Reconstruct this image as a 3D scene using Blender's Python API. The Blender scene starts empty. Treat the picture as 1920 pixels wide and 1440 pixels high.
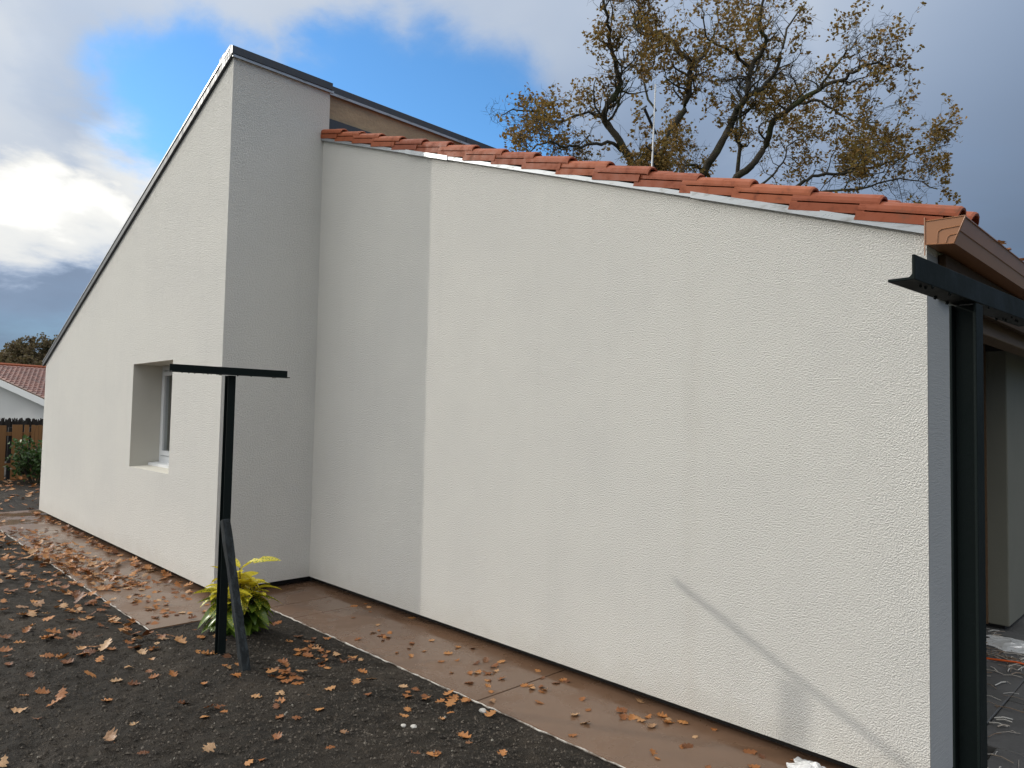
import bpy, bmesh, math, random
from mathutils import Vector, Matrix, noise
R = math.radians
random.seed(7)
scene = bpy.context.scene
COL = scene.collection

# ------------------------------------------------------------------ camera
CAM = Vector((0, 0, 1.65))
RIGHT = Vector((0.70136, 0.71253, 0.01974)); UP = Vector((0.01867, -0.04605, 0.99876)); FWD = Vector((-0.71256, 0.70013, 0.04560))
cd = bpy.data.cameras.new('camera'); cam = bpy.data.objects.new('camera', cd); COL.objects.link(cam)
mw = Matrix.Identity(4)
for i in range(3):
    mw[i][0] = RIGHT[i]; mw[i][1] = UP[i]; mw[i][2] = -FWD[i]; mw[i][3] = CAM[i]
cam.matrix_world = mw
cd.sensor_width = 36; cd.lens = 36*1336/1920; cd.clip_start = 0.05; cd.clip_end = 3000
scene.camera = cam
def direction(px, py):                      # world direction of a measured bearing
    return (RIGHT*(px-960)/1336 + UP*(720-py)/1336 + FWD)
def at(px, py, depth):                      # survey helper: a point on that bearing at a given distance
    return CAM + direction(px, py)*depth

# ------------------------------------------------------------------ light
SUN = Vector((-1.92, -1.0, 0.964)).normalized()     # towards the sun
sl = bpy.data.lights.new('sun', 'SUN'); so = bpy.data.objects.new('sun', sl); COL.objects.link(so)
sl.energy = 2.0; sl.angle = R(0.6); sl.color = (1.0, 0.94, 0.84)
so.rotation_euler = SUN.to_track_quat('Z', 'Y').to_euler()
scene.view_settings.view_transform = 'Standard'; scene.view_settings.look = 'None'
scene.view_settings.gamma = 1; scene.view_settings.exposure = -0.42; scene.view_settings.use_curve_mapping = False

class NT:
    def __init__(s, tree): s.t = tree; s.n = tree.nodes; s.l = tree.links
    def new(s, typ, **kw):
        n = s.n.new(typ)
        for k, v in kw.items(): setattr(n, k, v)
        return n
    def link(s, a, b): s.l.new(a, b)
    def val(s, x, sock):
        if x is None: return
        if isinstance(x, bpy.types.NodeSocket): s.l.new(x, sock)
        else: sock.default_value = x
    def math(s, op, a, b=None, clamp=False):
        n = s.new('ShaderNodeMath', operation=op, use_clamp=clamp); s.val(a, n.inputs[0]); s.val(b, n.inputs[1]); return n.outputs[0]
    def vmath(s, op, a, b=None):
        n = s.new('ShaderNodeVectorMath', operation=op); s.val(a, n.inputs[0]); s.val(b, n.inputs[1])
        return n.outputs['Value'] if op in ('DOT_PRODUCT', 'LENGTH') else n.outputs[0]
    def mix(s, f, a, b, mode='MIX'):
        n = s.new('ShaderNodeMix', data_type='RGBA', blend_type=mode)
        s.val(f, n.inputs[0]); s.val(rgba(a), n.inputs[6]); s.val(rgba(b), n.inputs[7]); return n.outputs[2]
    def noise(s, vec, scale, detail=4, rough=.55, dist=0, out='Fac'):
        n = s.new('ShaderNodeTexNoise'); s.val(vec, n.inputs['Vector']); n.inputs['Scale'].default_value = scale
        n.inputs['Detail'].default_value = detail; n.inputs['Roughness'].default_value = rough; n.inputs['Distortion'].default_value = dist
        return n.outputs[out]
    def smooth(s, x, a, b, lo=0., hi=1.):
        n = s.new('ShaderNodeMapRange', interpolation_type='SMOOTHSTEP')
        s.val(x, n.inputs[0]); n.inputs[1].default_value = a; n.inputs[2].default_value = b; n.inputs[3].default_value = lo; n.inputs[4].default_value = hi
        return n.outputs[0]
    def ramp(s, x, stops):
        n = s.new('ShaderNodeValToRGB'); e = n.color_ramp.elements
        while len(e) < len(stops): e.new(.5)
        for q, (p, c) in zip(e, stops): q.position = p; q.color = rgba(c)
        s.val(x, n.inputs[0]); return n.outputs[0]
    def scale(s, vec, v):
        n = s.new('ShaderNodeMapping'); s.val(vec, n.inputs[0]); n.inputs['Scale'].default_value = v; return n.outputs[0]
    def bump(s, h, strength, dist, normal=None):
        n = s.new('ShaderNodeBump'); n.inputs['Strength'].default_value = strength; n.inputs['Distance'].default_value = dist
        s.val(h, n.inputs['Height'])
        if normal is not None: s.link(normal, n.inputs['Normal'])
        return n.outputs[0]
def rgba(c):
    if isinstance(c, (tuple, list)) and len(c) == 3: return (*c, 1)
    return c

world = bpy.data.worlds.new('World'); scene.world = world; world.use_nodes = True
w = NT(world.node_tree); w.n.clear()
WS = 0.123
sky = w.new('ShaderNodeTexSky', sky_type='NISHITA'); sky.sun_disc = False
sky.sun_elevation = math.asin(SUN.z); sky.sun_rotation = math.atan2(SUN.x, SUN.y)
sky.dust_density = 0.4; sky.air_density = 1.0; sky.ozone_density = 2.0
tc = w.new('ShaderNodeTexCoord'); D = w.vmath('NORMALIZE', tc.outputs['Generated'])
sx = w.new('ShaderNodeSeparateXYZ'); w.link(D, sx.inputs[0])
den = w.math('ADD', w.math('MAXIMUM', sx.outputs[2], 0.0), 0.28)
cv = w.new('ShaderNodeCombineXYZ'); w.link(den, cv.inputs[0]); w.link(den, cv.inputs[1]); w.link(den, cv.inputs[2])
P = w.vmath('DIVIDE', D, cv.outputs[0])
def blob(px, py, inner, outer, warp=0.10):       # soft region of sky round a bearing, its border broken up by noise
    d = w.vmath('DOT_PRODUCT', Dw, tuple(direction(px, py).normalized()))
    return w.smooth(d, math.cos(R(outer)), math.cos(R(inner)))
wn = w.noise(P, 2.4, 7, .58, 0.2, out='Color')
Dw = w.vmath('NORMALIZE', w.vmath('ADD', D, w.vmath('MULTIPLY', w.vmath('SUBTRACT', wn, (.5, .5, .5)), (.27, .27, .22))))
n1 = w.noise(P, 1.1, 6, .55, .3); n2 = w.noise(P, 1.5, 4, .45, .2)
holes = w.math('MAXIMUM', blob(900, 255, 1, 9), w.math('MAXIMUM', blob(385, 225, 1, 8.5), w.math('MAXIMUM', blob(800, 225, .5, 8), blob(690, 215, .5, 7.5))))
cov = w.math('SUBTRACT', w.math('ADD', 1.0, w.math('MULTIPLY', w.math('SUBTRACT', n1, .5), .8)), w.math('MULTIPLY', holes, 1.05))
cov = w.smooth(cov, .02, 1.1)
# a broken deck that brightens towards the sun's side of the sky
tt = w.math('DIVIDE', w.math('ADD', w.vmath('DOT_PRODUCT', D, tuple(SUN)), .35), 1.35, True)
lum = w.math('ADD', .48, w.math('MULTIPLY', tt, 1.5))
lum = w.math('MULTIPLY', lum, w.math('ADD', .40, w.math('MULTIPLY', w.math('MAXIMUM', sx.outputs[2], 0.0), 1.5)))   # overcast sky: brightest overhead
amp = w.math('MULTIPLY', w.smooth(tt, .12, .55, .25, 1.), w.math('SUBTRACT', n2, .5))
lum = w.math('MULTIPLY', lum, w.math('ADD', 1.0, w.math('MULTIPLY', amp, .95)))
dark = w.math('MAXIMUM', w.math('MULTIPLY', blob(40, 540, 4.2, 7.2), .66), w.math('MULTIPLY', blob(1850, 200, 10, 27), .52))
dark = w.math('MAXIMUM', dark, w.math('MULTIPLY', blob(170, 190, 10, 20), .55))
dark = w.math('MAXIMUM', dark, w.math('MULTIPLY', blob(760, 60, 20, 40), .62))
bright = w.math('MAXIMUM', w.math('MAXIMUM', blob(20, 405, .3, 4.6), blob(140, 420, .3, 4.2)), w.math('MULTIPLY', blob(270, 385, .3, 5.5), .6))
lum = w.math('ADD', w.math('MULTIPLY', lum, w.math('SUBTRACT', 1.0, dark)), w.math('MULTIPLY', w.math('MULTIPLY', bright, w.smooth(n1, .3, .65, .45, 1.0)), .62))
tint = w.mix(w.smooth(lum, .22, 1.05), (.72, .97, 1.40), (1.0, 1.0, .97))
k0 = w.new('ShaderNodeVectorMath', operation='SCALE'); w.link(tint, k0.inputs[0]); w.link(lum, k0.inputs[3])
k = w.new('ShaderNodeVectorMath', operation='SCALE'); w.link(k0.outputs[0], k.inputs[0]); k.inputs[3].default_value = 1.23/WS
blue = w.new('ShaderNodeVectorMath', operation='MULTIPLY'); w.link(sky.outputs[0], blue.inputs[0]); blue.inputs[1].default_value = (1.12, 1.85, 2.35)
bg = w.new('ShaderNodeBackground'); bg.inputs[1].default_value = WS
w.link(w.mix(cov, blue.outputs[0], k.outputs[0]), bg.inputs[0])
wo = w.new('ShaderNodeOutputWorld'); w.link(bg.outputs[0], wo.inputs[0])

# ------------------------------------------------------------------ helpers
class MB:
    def __init__(s): s.v = []; s.f = []
    def add(s, vs, fs):
        o = len(s.v); s.v += [tuple(p) for p in vs]; s.f += [tuple(i+o for i in f) for f in fs]; return s
    def quad(s, a, b, c, d): return s.add([a, b, c, d], [(0, 1, 2, 3)])
    def box(s, x0, x1, y0, y1, z0, z1):
        return s.add([(x0,y0,z0),(x1,y0,z0),(x1,y1,z0),(x0,y1,z0),(x0,y0,z1),(x1,y0,z1),(x1,y1,z1),(x0,y1,z1)],
                     [(3,2,1,0),(4,5,6,7),(0,1,5,4),(1,2,6,5),(2,3,7,6),(3,0,4,7)])
    def prism(s, poly, a0, a1, ax='y'):       # polygon (two coords) extruded along an axis
        n = len(poly)
        def pt(p, a): return {'y': (p[0], a, p[1]), 'x': (a, p[0], p[1]), 'z': (p[0], p[1], a)}[ax]
        return s.add([pt(p, a0) for p in poly]+[pt(p, a1) for p in poly],
                     [tuple(range(n)), tuple(range(2*n-1, n-1, -1))]+[(i+n, (i+1) % n+n, (i+1) % n, i) for i in range(n)])
    def tube(s, pts, rad, n=6, cap=True):
        pts = [Vector(p) for p in pts]; base = len(s.v); m = len(pts)
        up = Vector((.13, .31, .94))
        for i, p in enumerate(pts):
            t = (pts[min(i+1, m-1)]-pts[max(i-1, 0)]).normalized()
            a = t.cross(up)
            if a.length < .05: a = t.cross(Vector((1, 0, 0)))
            a.normalize(); b = t.cross(a); r = rad[i] if isinstance(rad, (list, tuple)) else rad
            for q in range(n):
                an = 2*math.pi*q/n; s.v.append(tuple(p+a*math.cos(an)*r+b*math.sin(an)*r))
        for i in range(m-1):
            for q in range(n):
                q2 = (q+1) % n; s.f.append((base+i*n+q, base+i*n+q2, base+(i+1)*n+q2, base+(i+1)*n+q))
        if cap: s.f.append(tuple(base+q for q in range(n-1, -1, -1))); s.f.append(tuple(base+(m-1)*n+q for q in range(n)))
        return s
    def mesh(s, name, mat=None, smooth=False):
        me = bpy.data.meshes.new(name); me.from_pydata(s.v, [], s.f); me.validate(); 
        bm = bmesh.new(); bm.from_mesh(me); bmesh.ops.recalc_face_normals(bm, faces=bm.faces) if len(s.f) < 3000 else None; bm.to_mesh(me); bm.free()
        if smooth: me.polygons.foreach_set('use_smooth', [True]*len(me.polygons))
        if mat: me.materials.append(mat)
        return me
    def build(s, name, mat, parent=None, smooth=False, bevel=0):
        o = link(name, s.mesh(name, mat, smooth), parent)
        if bevel:
            b = o.modifiers.new('bevel', 'BEVEL'); b.width = bevel; b.segments = 2; b.limit_method = 'ANGLE'; b.angle_limit = R(40)
        return o
def link(name, data, parent=None, loc=None):
    o = bpy.data.objects.new(name, data); COL.objects.link(o)
    if parent: o.parent = parent
    if loc is not None: o.location = loc
    return o
def tag(o, label=None, cat=None, group=None, kind=None):
    if label: o['label'] = label
    if cat: o['category'] = cat
    if group: o['group'] = group
    if kind: o['kind'] = kind
    return o
def empty(name, label, cat, loc=(0, 0, 0), group=None):
    o = link(name, None, None, loc); o.empty_display_size = .2; return tag(o, label, cat, group)

MATS = {}
def material(name, fn):
    m = bpy.data.materials.new(name); m.use_nodes = True; t = NT(m.node_tree)
    b = t.n['Principled BSDF']; g = t.new('ShaderNodeNewGeometry'); pos = g.outputs['Position']
    fn(t, b, pos, g); MATS[name] = m; return m
def setp(t, b, col=None, rough=None, metal=None, spec=None, normal=None):
    if col is not None: t.val(rgba(col), b.inputs['Base Color'])
    if rough is not None: t.val(rough, b.inputs['Roughness'])
    if metal is not None: t.val(metal, b.inputs['Metallic'])
    if spec is not None: t.val(spec, b.inputs['Specular IOR Level'])
    if normal is not None: t.link(normal, b.inputs['Normal'])

# ------------------------------------------------------------------ materials
def m_render(t, b, pos, g):           # scratched cream render
    worm = t.noise(pos, 134, 3, .55, .0); grit = t.noise(pos, 72, 3, .6)
    h = t.math('ADD', t.smooth(worm, .30, .70), t.math('MULTIPLY', grit, .45))
    big = t.noise(pos, .9, 4, .6); streak = t.noise(t.scale(pos, (5, 5, .5)), 1.6, 5, .65)
    c = t.mix(t.smooth(big, .35, .7), (.775, .757, .71), (.74, .724, .685))
    c = t.mix(t.math('MULTIPLY', t.smooth(streak, .5, .75), .10), c, (.58, .57, .54))
    z = t.new('ShaderNodeSeparateXYZ'); t.link(pos, z.inputs[0])
    splash = t.math('MULTIPLY', t.smooth(t.math('ADD', z.outputs[2], t.math('MULTIPLY', t.noise(pos, 6, 4), .3)), .18, .42, .35, 0), 1)
    c = t.mix(splash, c, (.60, .56, .49))
    jx = t.math('ABSOLUTE', t.math('ADD', t.math('ADD', z.outputs[0], 2.14), t.math('MULTIPLY', t.math('SUBTRACT', t.noise(pos, 2.5, 4), .5), .10)))
    c = t.mix(t.math('MULTIPLY', t.smooth(jx, .09, .0), t.smooth(t.noise(t.scale(pos, (3, 3, .8)), 3, 4), .3, .7, .02, .14)), c, (.56, .50, .42))
    run = t.noise(t.scale(pos, (9, 9, .18)), 2.2, 4, .7); c = t.mix(t.smooth(run, .56, .80, 0, .05), c, (.60, .585, .54))
    c = t.mix(t.smooth(worm, .44, .32, 0, .22), c, (.50, .48, .44))
    setp(t, b, c, .93, 0, .2, t.bump(h, 1.0, .0046, t.bump(t.noise(pos, 2.5, 3), .15, .02)))
m_render = material('render', m_render)
def m_smooth(t, b, pos, g):           # trowelled grey plaster
    tro = t.noise(t.scale(pos, (3, 3, 30)), 2.5, 5, .65, 1.5); c = t.mix(t.noise(pos, 2, 4), (.44, .44, .43), (.38, .38, .375))
    setp(t, b, c, .85, 0, .3, t.bump(tro, .5, .006))
m_smooth = material('trowelled_plaster', m_smooth)
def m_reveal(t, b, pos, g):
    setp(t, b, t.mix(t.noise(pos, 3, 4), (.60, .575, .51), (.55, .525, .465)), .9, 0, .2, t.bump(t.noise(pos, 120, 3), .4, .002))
def m_porch_shade(t, b, pos, g): setp(t, b, t.mix(t.noise(pos, 3, 4), (.20, .19, .15), (.16, .155, .12)), .8)  # guessed plaster tone, darkened to carry the deep porch shade in its colour
m_porch_shade = material('porch_shade_plaster', m_porch_shade)
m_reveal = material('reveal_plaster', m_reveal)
def m_beige(t, b, pos, g):
    c = t.mix(t.smooth(t.noise(t.scale(pos, (1, 1, 3)), 3, 6, .7), .35, .7), (.46, .36, .24), (.34, .27, .19))
    setp(t, b, c, .95, 0, .15, t.bump(t.noise(pos, 30, 5, .7), .8, .012))
m_beige = material('old_beige_render', m_beige)
def m_plinth(t, b, pos, g): setp(t, b, t.mix(t.noise(pos, 20, 4), (.018, .016, .014), (.04, .034, .03)), .85)
m_plinth = material('bitumen', m_plinth)
def m_zinc(t, b, pos, g):
    st = t.noise(t.scale(pos, (4, 4, .8)), 6, 4, .6)
    setp(t, b, t.mix(st, (.045, .05, .058), (.10, .105, .115)), t.smooth(st, .3, .7, .38, .6), .6, .5, t.bump(t.noise(pos, 5, 3), .15, .01))
m_zinc = material('dark_zinc', m_zinc)
def m_alu(t, b, pos, g):
    st = t.noise(t.scale(pos, (.7, 1, 3)), 9, 5, .7)
    setp(t, b, t.mix(t.smooth(st, .5, .72), (.40, .42, .44), (.22, .22, .215)), t.smooth(st, .3, .7, .25, .5), .55, .5)
m_alu = material('pale_aluminium', m_alu)
def m_tile(t, b, pos, g):
    oi = t.new('ShaderNodeObjectInfo'); rnd = oi.outputs['Random']
    n = t.noise(pos, 14, 6, .65); c = t.mix(rnd, (.25, .056, .020), (.34, .088, .030))
    c = t.mix(t.smooth(n, .5, .78), c, (.13, .034, .018)); c = t.mix(t.smooth(t.noise(pos, 3.5, 5, .7), .6, .72), c, (.20, .075, .04))
    setp(t, b, c, t.smooth(n, .3, .7, .5, .75), 0, .35, t.bump(t.noise(pos, 160, 4, .6), .25, .002))
m_tile = material('terracotta', m_tile)
def m_gut(t, b, pos, g): setp(t, b, t.mix(t.noise(pos, 4, 4), (.34, .15, .065), (.28, .12, .055)), .38, 0, .5)
m_gut = material('brown_gutter', m_gut)
def m_wood_dark(t, b, pos, g):
    gr = t.noise(t.scale(pos, (14, 1.2, 14)), 3, 5, .6); setp(t, b, t.mix(gr, (.10, .055, .028), (.19, .115, .06)), .6, 0, .3, t.bump(gr, .3, .004))
def m_stain(t, b, pos, g):
    gr = t.noise(t.scale(pos, (14, 1.2, 14)), 3, 5, .6); setp(t, b, t.mix(gr, (.045, .026, .014), (.085, .050, .026)), .7, 0, .1, t.bump(gr, .3, .004))
m_stain = material('stained_timber', m_stain)
m_wood_dark = material('brown_timber', m_wood_dark)
def m_paint(t, b, pos, g):
    n = t.noise(pos, 22, 6, .7, .8); n2 = t.noise(pos, 7, 5, .6)
    c = t.mix(n2, (.005, .008, .008), (.010, .016, .0155)); c = t.mix(t.smooth(n, .72, .76), c, (.25, .26, .25))
    c = t.mix(t.math('MULTIPLY', t.smooth(t.noise(pos, 3, 6, .75), .58, .75), .5), c, (.03, .04, .04))
    setp(t, b, c, t.smooth(n2, .3, .7, .6, .8), 0, .12, t.bump(n, .35, .003))
m_paint = material('dark_green_paint', m_paint)
def m_brace(t, b, pos, g):
    n = t.noise(t.scale(pos, (1, 1, .35)), 34, 6, .7, .6)
    setp(t, b, t.mix(t.smooth(n, .4, .7), (.010, .013, .015), (.036, .045, .052)), .75, 0, .3, t.bump(n, .9, .012))
m_brace = material('weathered_paint', m_brace)
def m_apron(t, b, pos, g):
    n = t.noise(pos, 1.3, 6, .6, .5); n2 = t.noise(pos, 40, 4, .6)
    c = t.mix(t.smooth(n, .3, .7), (.150, .087, .053), (.116, .067, .041)); c = t.mix(t.math('MULTIPLY', n2, .25), c, (.09, .06, .045))
    sp = t.noise(pos, 120, 2, .5); c = t.mix(t.smooth(sp, .76, .79), c, (.45, .42, .38))
    wet = t.smooth(t.noise(pos, 2.1, 5, .6), .36, .60)
    setp(t, b, c, t.smooth(wet, 0, 1, .42, .13), 0, .5, t.bump(n2, .10, .002))
m_apron = material('wet_brown_concrete', m_apron)
def m_edge(t, b, pos, g): setp(t, b, t.mix(t.smooth(t.noise(pos, 7, 6, .7), .42, .62), (.50, .47, .43), (.13, .10, .08)), .8)
m_edge = material('edge_mortar', m_edge)
def m_soil(t, b, pos, g):
    n = t.noise(pos, 2.2, 6, .65); f = t.noise(pos, 42, 6, .72, .4); gr = t.noise(pos, 170, 3, .6)
    c = t.mix(t.smooth(n, .35, .68), (.018, .014, .010), (.036, .027, .019)); c = t.mix(t.smooth(f, .48, .74), c, (.088, .067, .047))
    c = t.mix(t.math('MULTIPLY', t.smooth(t.noise(pos, 9, 5, .7), .55, .72), .6), c, (.040, .036, .024)); c = t.mix(t.smooth(gr, .70, .76), c, (.17, .145, .12)); c = t.mix(t.math('MULTIPLY', t.smooth(t.noise(pos, 1.1, 5, .7), .50, .66), .65), c, (.070, .054, .039))
    h = t.math('ADD', t.math('MULTIPLY', f, 1.), t.math('MULTIPLY', gr, .5))
    setp(t, b, c, .8, 0, .3, t.bump(h, 1.0, .05))
m_soil = material('dark_soil', m_soil)
def m_ground(t, b, pos, g):
    n = t.noise(pos, .15, 6, .65); setp(t, b, t.mix(n, (.05, .045, .03), (.05, .07, .025)), .95, 0, .2)
m_ground = material('far_ground', m_ground)
def m_patio(t, b, pos, g):
    n = t.noise(pos, 3, 6, .65); setp(t, b, t.mix(n, (.06, .06, .062), (.13, .125, .12)), t.smooth(n, .3, .7, .3, .7), 0, .4, t.bump(t.noise(pos, 60, 4), .4, .004))
m_patio = material('grey_patio', m_patio)
def leafmat(name, stops, rough=.5, trans=.25):
    def fn(t, b, pos, g):
        oi = t.new('ShaderNodeObjectInfo')
        r = t.math('FRACT', t.math('ADD', oi.outputs['Random'], g.outputs['Random Per Island']))
        c = t.ramp(r, stops); c = t.mix(t.math('MULTIPLY', t.noise(pos, 60, 3), .45), c, tuple(x*.45 for x in stops[0][1]))
        setp(t, b, c, rough, 0, .4)
        if trans:
            tr = t.new('ShaderNodeBsdfTranslucent'); t.link(c, tr.inputs[0]); mx = t.new('ShaderNodeMixShader'); mx.inputs[0].default_value = trans
            t.link(b.outputs[0], mx.inputs[1]); t.link(tr.outputs[0], mx.inputs[2]); t.link(mx.outputs[0], t.n['Material Output'].inputs[0])
    return material(name, fn)
m_leaf = leafmat('fallen_leaf', [(0, (.12, .042, .014)), (.2, (.27, .095, .026)), (.5, (.44, .175, .046)), (.75, (.52, .24, .08)), (.9, (.56, .36, .20)), (1, (.17, .06, .02))], .45, .12)
m_oak = leafmat('oak_foliage', [(0, (.20, .12, .03)), (.35, (.31, .185, .045)), (.6, (.24, .19, .052)), (.85, (.38, .21, .05)), (1, (.16, .135, .04))], .6, .35)
m_brown = leafmat('autumn_foliage', [(0, (.12, .09, .05)), (.5, (.18, .13, .065)), (1, (.14, .125, .055))], .7, .3)
m_green = leafmat('evergreen_foliage', [(0, (.02, .03, .012)), (.5, (.035, .045, .018)), (1, (.055, .06, .02))], .6, .2)
m_yellow = leafmat('yellow_foliage', [(0, (.38, .30, .045)), (.5, (.48, .36, .06)), (1, (.28, .27, .06))], .6, .3)
m_shrub = leafmat('shrub_foliage', [(0, (.035, .075, .018)), (.5, (.06, .12, .03)), (1, (.10, .17, .05))], .4, .25)
def m_bark(t, b, pos, g):
    n = t.noise(t.scale(pos, (1, 1, .4)), 9, 6, .7); c = t.mix(n, (.035, .030, .024), (.10, .088, .07))
    c = t.mix(t.smooth(t.noise(pos, 1.6, 5, .6), .52, .68), c, (.085, .095, .05)); setp(t, b, c, .95, 0, .1, t.bump(n, .8, .03))
m_bark = material('bark', m_bark)
def m_spot(t, b, pos, g):             # spotted laurel leaf
    n = t.noise(pos, 95, 3, .6); oi = t.new('ShaderNodeObjectInfo'); at_ = t.new('ShaderNodeAttribute', attribute_type='OBJECT', attribute_name='yellow')
    thr = t.math('SUBTRACT', .74, t.math('MULTIPLY', at_.outputs['Fac'], .42))
    f = t.smooth(t.math('SUBTRACT', n, thr), -.03, .05)
    gcol = t.mix(oi.outputs['Random'], (.060, .12, .016), (.16, .23, .03)); c = t.mix(f, gcol, (.66, .56, .045))
    setp(t, b, c, .27, 0, .5)
    tr = t.new('ShaderNodeBsdfTranslucent'); t.link(c, tr.inputs[0]); mx = t.new('ShaderNodeMixShader'); mx.inputs[0].default_value = .28
    t.link(b.outputs[0], mx.inputs[1]); t.link(tr.outputs[0], mx.inputs[2]); t.link(mx.outputs[0], t.n['Material Output'].inputs[0])
m_spot = material('spotted_leaf', m_spot)
def m_pvc(t, b, pos, g): setp(t, b, (.72, .73, .74), .35, 0, .5)
m_pvc = material('white_pvc', m_pvc)
def m_curtain(t, b, pos, g):
    setp(t, b, t.mix(t.noise(t.scale(pos, (30, 30, .2)), 1.2, 2), (.12, .12, .11), (.34, .33, .30)), .9)
m_curtain = material('curtain', m_curtain)
def m_glass(t, b, pos, g):
    setp(t, b, (.9, .93, .92), .03, 0, .5); b.inputs['Transmission Weight'].default_value = 1; b.inputs['IOR'].default_value = 1.3
m_glass = material('glass', m_glass)
def m_dark(t, b, pos, g): setp(t, b, (.02, .02, .02), .8)
m_dark = material('dark_interior', m_dark)
def m_fence(t, b, pos, g):
    oi = t.new('ShaderNodeObjectInfo'); gr = t.noise(t.scale(pos, (20, 20, 1.2)), 2, 5, .6)
    c = t.mix(gr, (.20, .095, .035), (.32, .16, .06)); c = t.mix(t.math('MULTIPLY', oi.outputs['Random'], .5), c, (.15, .075, .03)); setp(t, b, c, .7, 0, .3)
m_fence = material('fence_wood', m_fence)
def m_nwall(t, b, pos, g): setp(t, b, t.mix(t.noise(pos, .8, 4), (.62, .62, .62), (.54, .54, .55)), .9)
m_nwall = material('neighbour_wall', m_nwall)
def m_ntile(t, b, pos, g):
    c = t.ramp(g.outputs['Random Per Island'], [(0, (.14, .055, .04)), (.5, (.20, .085, .065)), (1, (.10, .042, .034))]); setp(t, b, c, .45, 0, .25)
m_ntile = material('wet_tile', m_ntile)
def m_mast(t, b, pos, g): setp(t, b, (.42, .43, .44), .4, .6, .5)
m_mast = material('galvanised', m_mast)
def m_orange(t, b, pos, g): setp(t, b, (.75, .12, .02), .45)
m_orange = material('orange_plastic', m_orange)
def m_film(t, b, pos, g):
    setp(t, b, (.80, .80, .80), .25, 0, .5); b.inputs['Transmission Weight'].default_value = .35
m_film = material('plastic_film', m_film)
def m_stone(t, b, pos, g): setp(t, b, t.mix(t.noise(pos, 25, 4), (.55, .53, .50), (.36, .34, .31)), .8)
m_stone = material('pale_stone', m_stone)
def m_straw(t, b, pos, g): setp(t, b, t.mix(g.outputs['Random Per Island'], (.16, .09, .04), (.50, .48, .44)), .7)
m_straw = material('straw', m_straw)

# ------------------------------------------------------------------ setting: ground
YA, YB, XR, XC = 2.606, 3.530, -0.960, -6.355
AE, BE, AX = 1.895, 2.835, -5.750            # outer edges of the concrete strips
def ss(x, a, b):
    q = min(1, max(0, (x-a)/(b-a))); return q*q*(3-2*q)
def edge_dist(x, y):
    dA = max(0, AE-y) if x < AX else math.hypot(x-AX, max(0, AE-y)); dB = max(0, BE-y)
    return min(dA, dB) if x > -13.6 else (-13.6-x)*.35
def soil_h(x, y):
    d = edge_dist(x, y)
    h = -.012 + .075*ss(d, .0, .8)
    a = ss(d, 0, .12)*.75+.25
    h += a*(noise.noise(Vector((x*1.7, y*1.7, 3)))*.012 + noise.noise(Vector((x*7, y*7, 9)))*.011 + noise.noise(Vector((x*15, y*15, 5)))*.015 + abs(noise.noise(Vector((x*34, y*34, 2))))*.016)
    for (mx, my, mr, mh) in ((-4.58, 1.93, .22, .025), (-4.25, 1.95, .16, .02), (-5.08, 2.26, .3, .03)):
        h += mh*math.exp(-((x-mx)**2+(y-my)**2)/(mr*mr))
    h -= .22*ss(-y, 3, 6) 
    return h
def frange(a, b, s):
    n = max(1, round((b-a)/s)); return [a+(b-a)*i/n for i in range(n)]
xs = frange(-40, -13.6, .3)+frange(-13.6, -7.5, .06)+frange(-7.5, AX, .03)+frange(AX, XR+.02, .025)+frange(XR+.02, 6, .25)+[6]
ys = frange(-7, .3, .15)+frange(.3, AE, .026)+frange(AE, BE, .026)+frange(BE, 16, .35)+[16]
mb = MB(); idx = {}
for i, x in enumerate(xs):
    for j, y in enumerate(ys):
        if (y > AE+1e-6 and -13.6+1e-6 < x < AX-1e-6) or (y > BE+1e-6 and x > -13.6+1e-6) or (y > AE and x > XR+.03 and y > BE): continue
        idx[i, j] = len(mb.v); mb.v.append((x, y, soil_h(x, y)))
for i in range(len(xs)-1):
    for j in range(len(ys)-1):
        q = [idx.get(p) for p in ((i, j), (i+1, j), (i+1, j+1), (i, j+1))]
        cx, cy = (xs[i]+xs[i+1])/2, (ys[j]+ys[j+1])/2
        if None in q or (cy > AE and -13.6 < cx < AX) or (cy > BE and cx > -13.6): continue
        mb.f.append(tuple(q))
tag(mb.build('soil', m_soil, None, True), 'dark bare soil in front of the house', kind='structure')
g = MB(); g.quad((-900, -900, -.30), (900, -900, -.30), (900, 900, -.30), (-900, 900, -.30))
tag(g.build('ground', m_ground), 'open ground round the house', kind='structure')

# concrete strips: one root, slabs with open joints
pav = tag(link('pavement', None), 'wet brown concrete strip along the foot of the house', kind='structure')
def slab(x0, x1, y0, y1): MB().box(x0, x1, y0, y1, -.14, 0).build('slab', m_apron, pav, False, .004)
xa = [-13.6, -11.2, -8.6, AX]
for a, b_ in zip(xa, xa[1:]): slab(a+.004, b_-.004, AE, 2.78)
slab(-13.596, -13.02, 2.788, 15.9)
slab(AX+.004, -5.34, BE, 3.72); xb = [-5.34, -3.12, -1.0, XR+.05]
slab(XC-.3, AX-.004, 2.788, 3.72)
for a, b_ in zip(xb[:-1], xb[1:]): slab(a+.004, b_-.004, BE, 3.72)
def edging(pts):
    e = MB()
    for (p, q) in zip(pts, pts[1:]):
        n = max(2, int((Vector(q)-Vector(p)).length/.05)); L = []
        for i in range(n+1):
            c = Vector(p).lerp(Vector(q), i/n); c.x += random.uniform(-.003, .003); c.y += random.uniform(-.004, .004); c.z = -.004+random.uniform(-.002, .002); L.append(c)
        e.tube(L, [.006+random.uniform(-.0025, .0012) for _ in L], 5)
    e.build('edge_strip', m_edge, pav)
edging([(-13.5, AE-.008, 0), (AX+.004, AE-.008, 0)]); edging([(AX+.006, BE-.008, 0), (XR, BE-.008, 0)])
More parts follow.
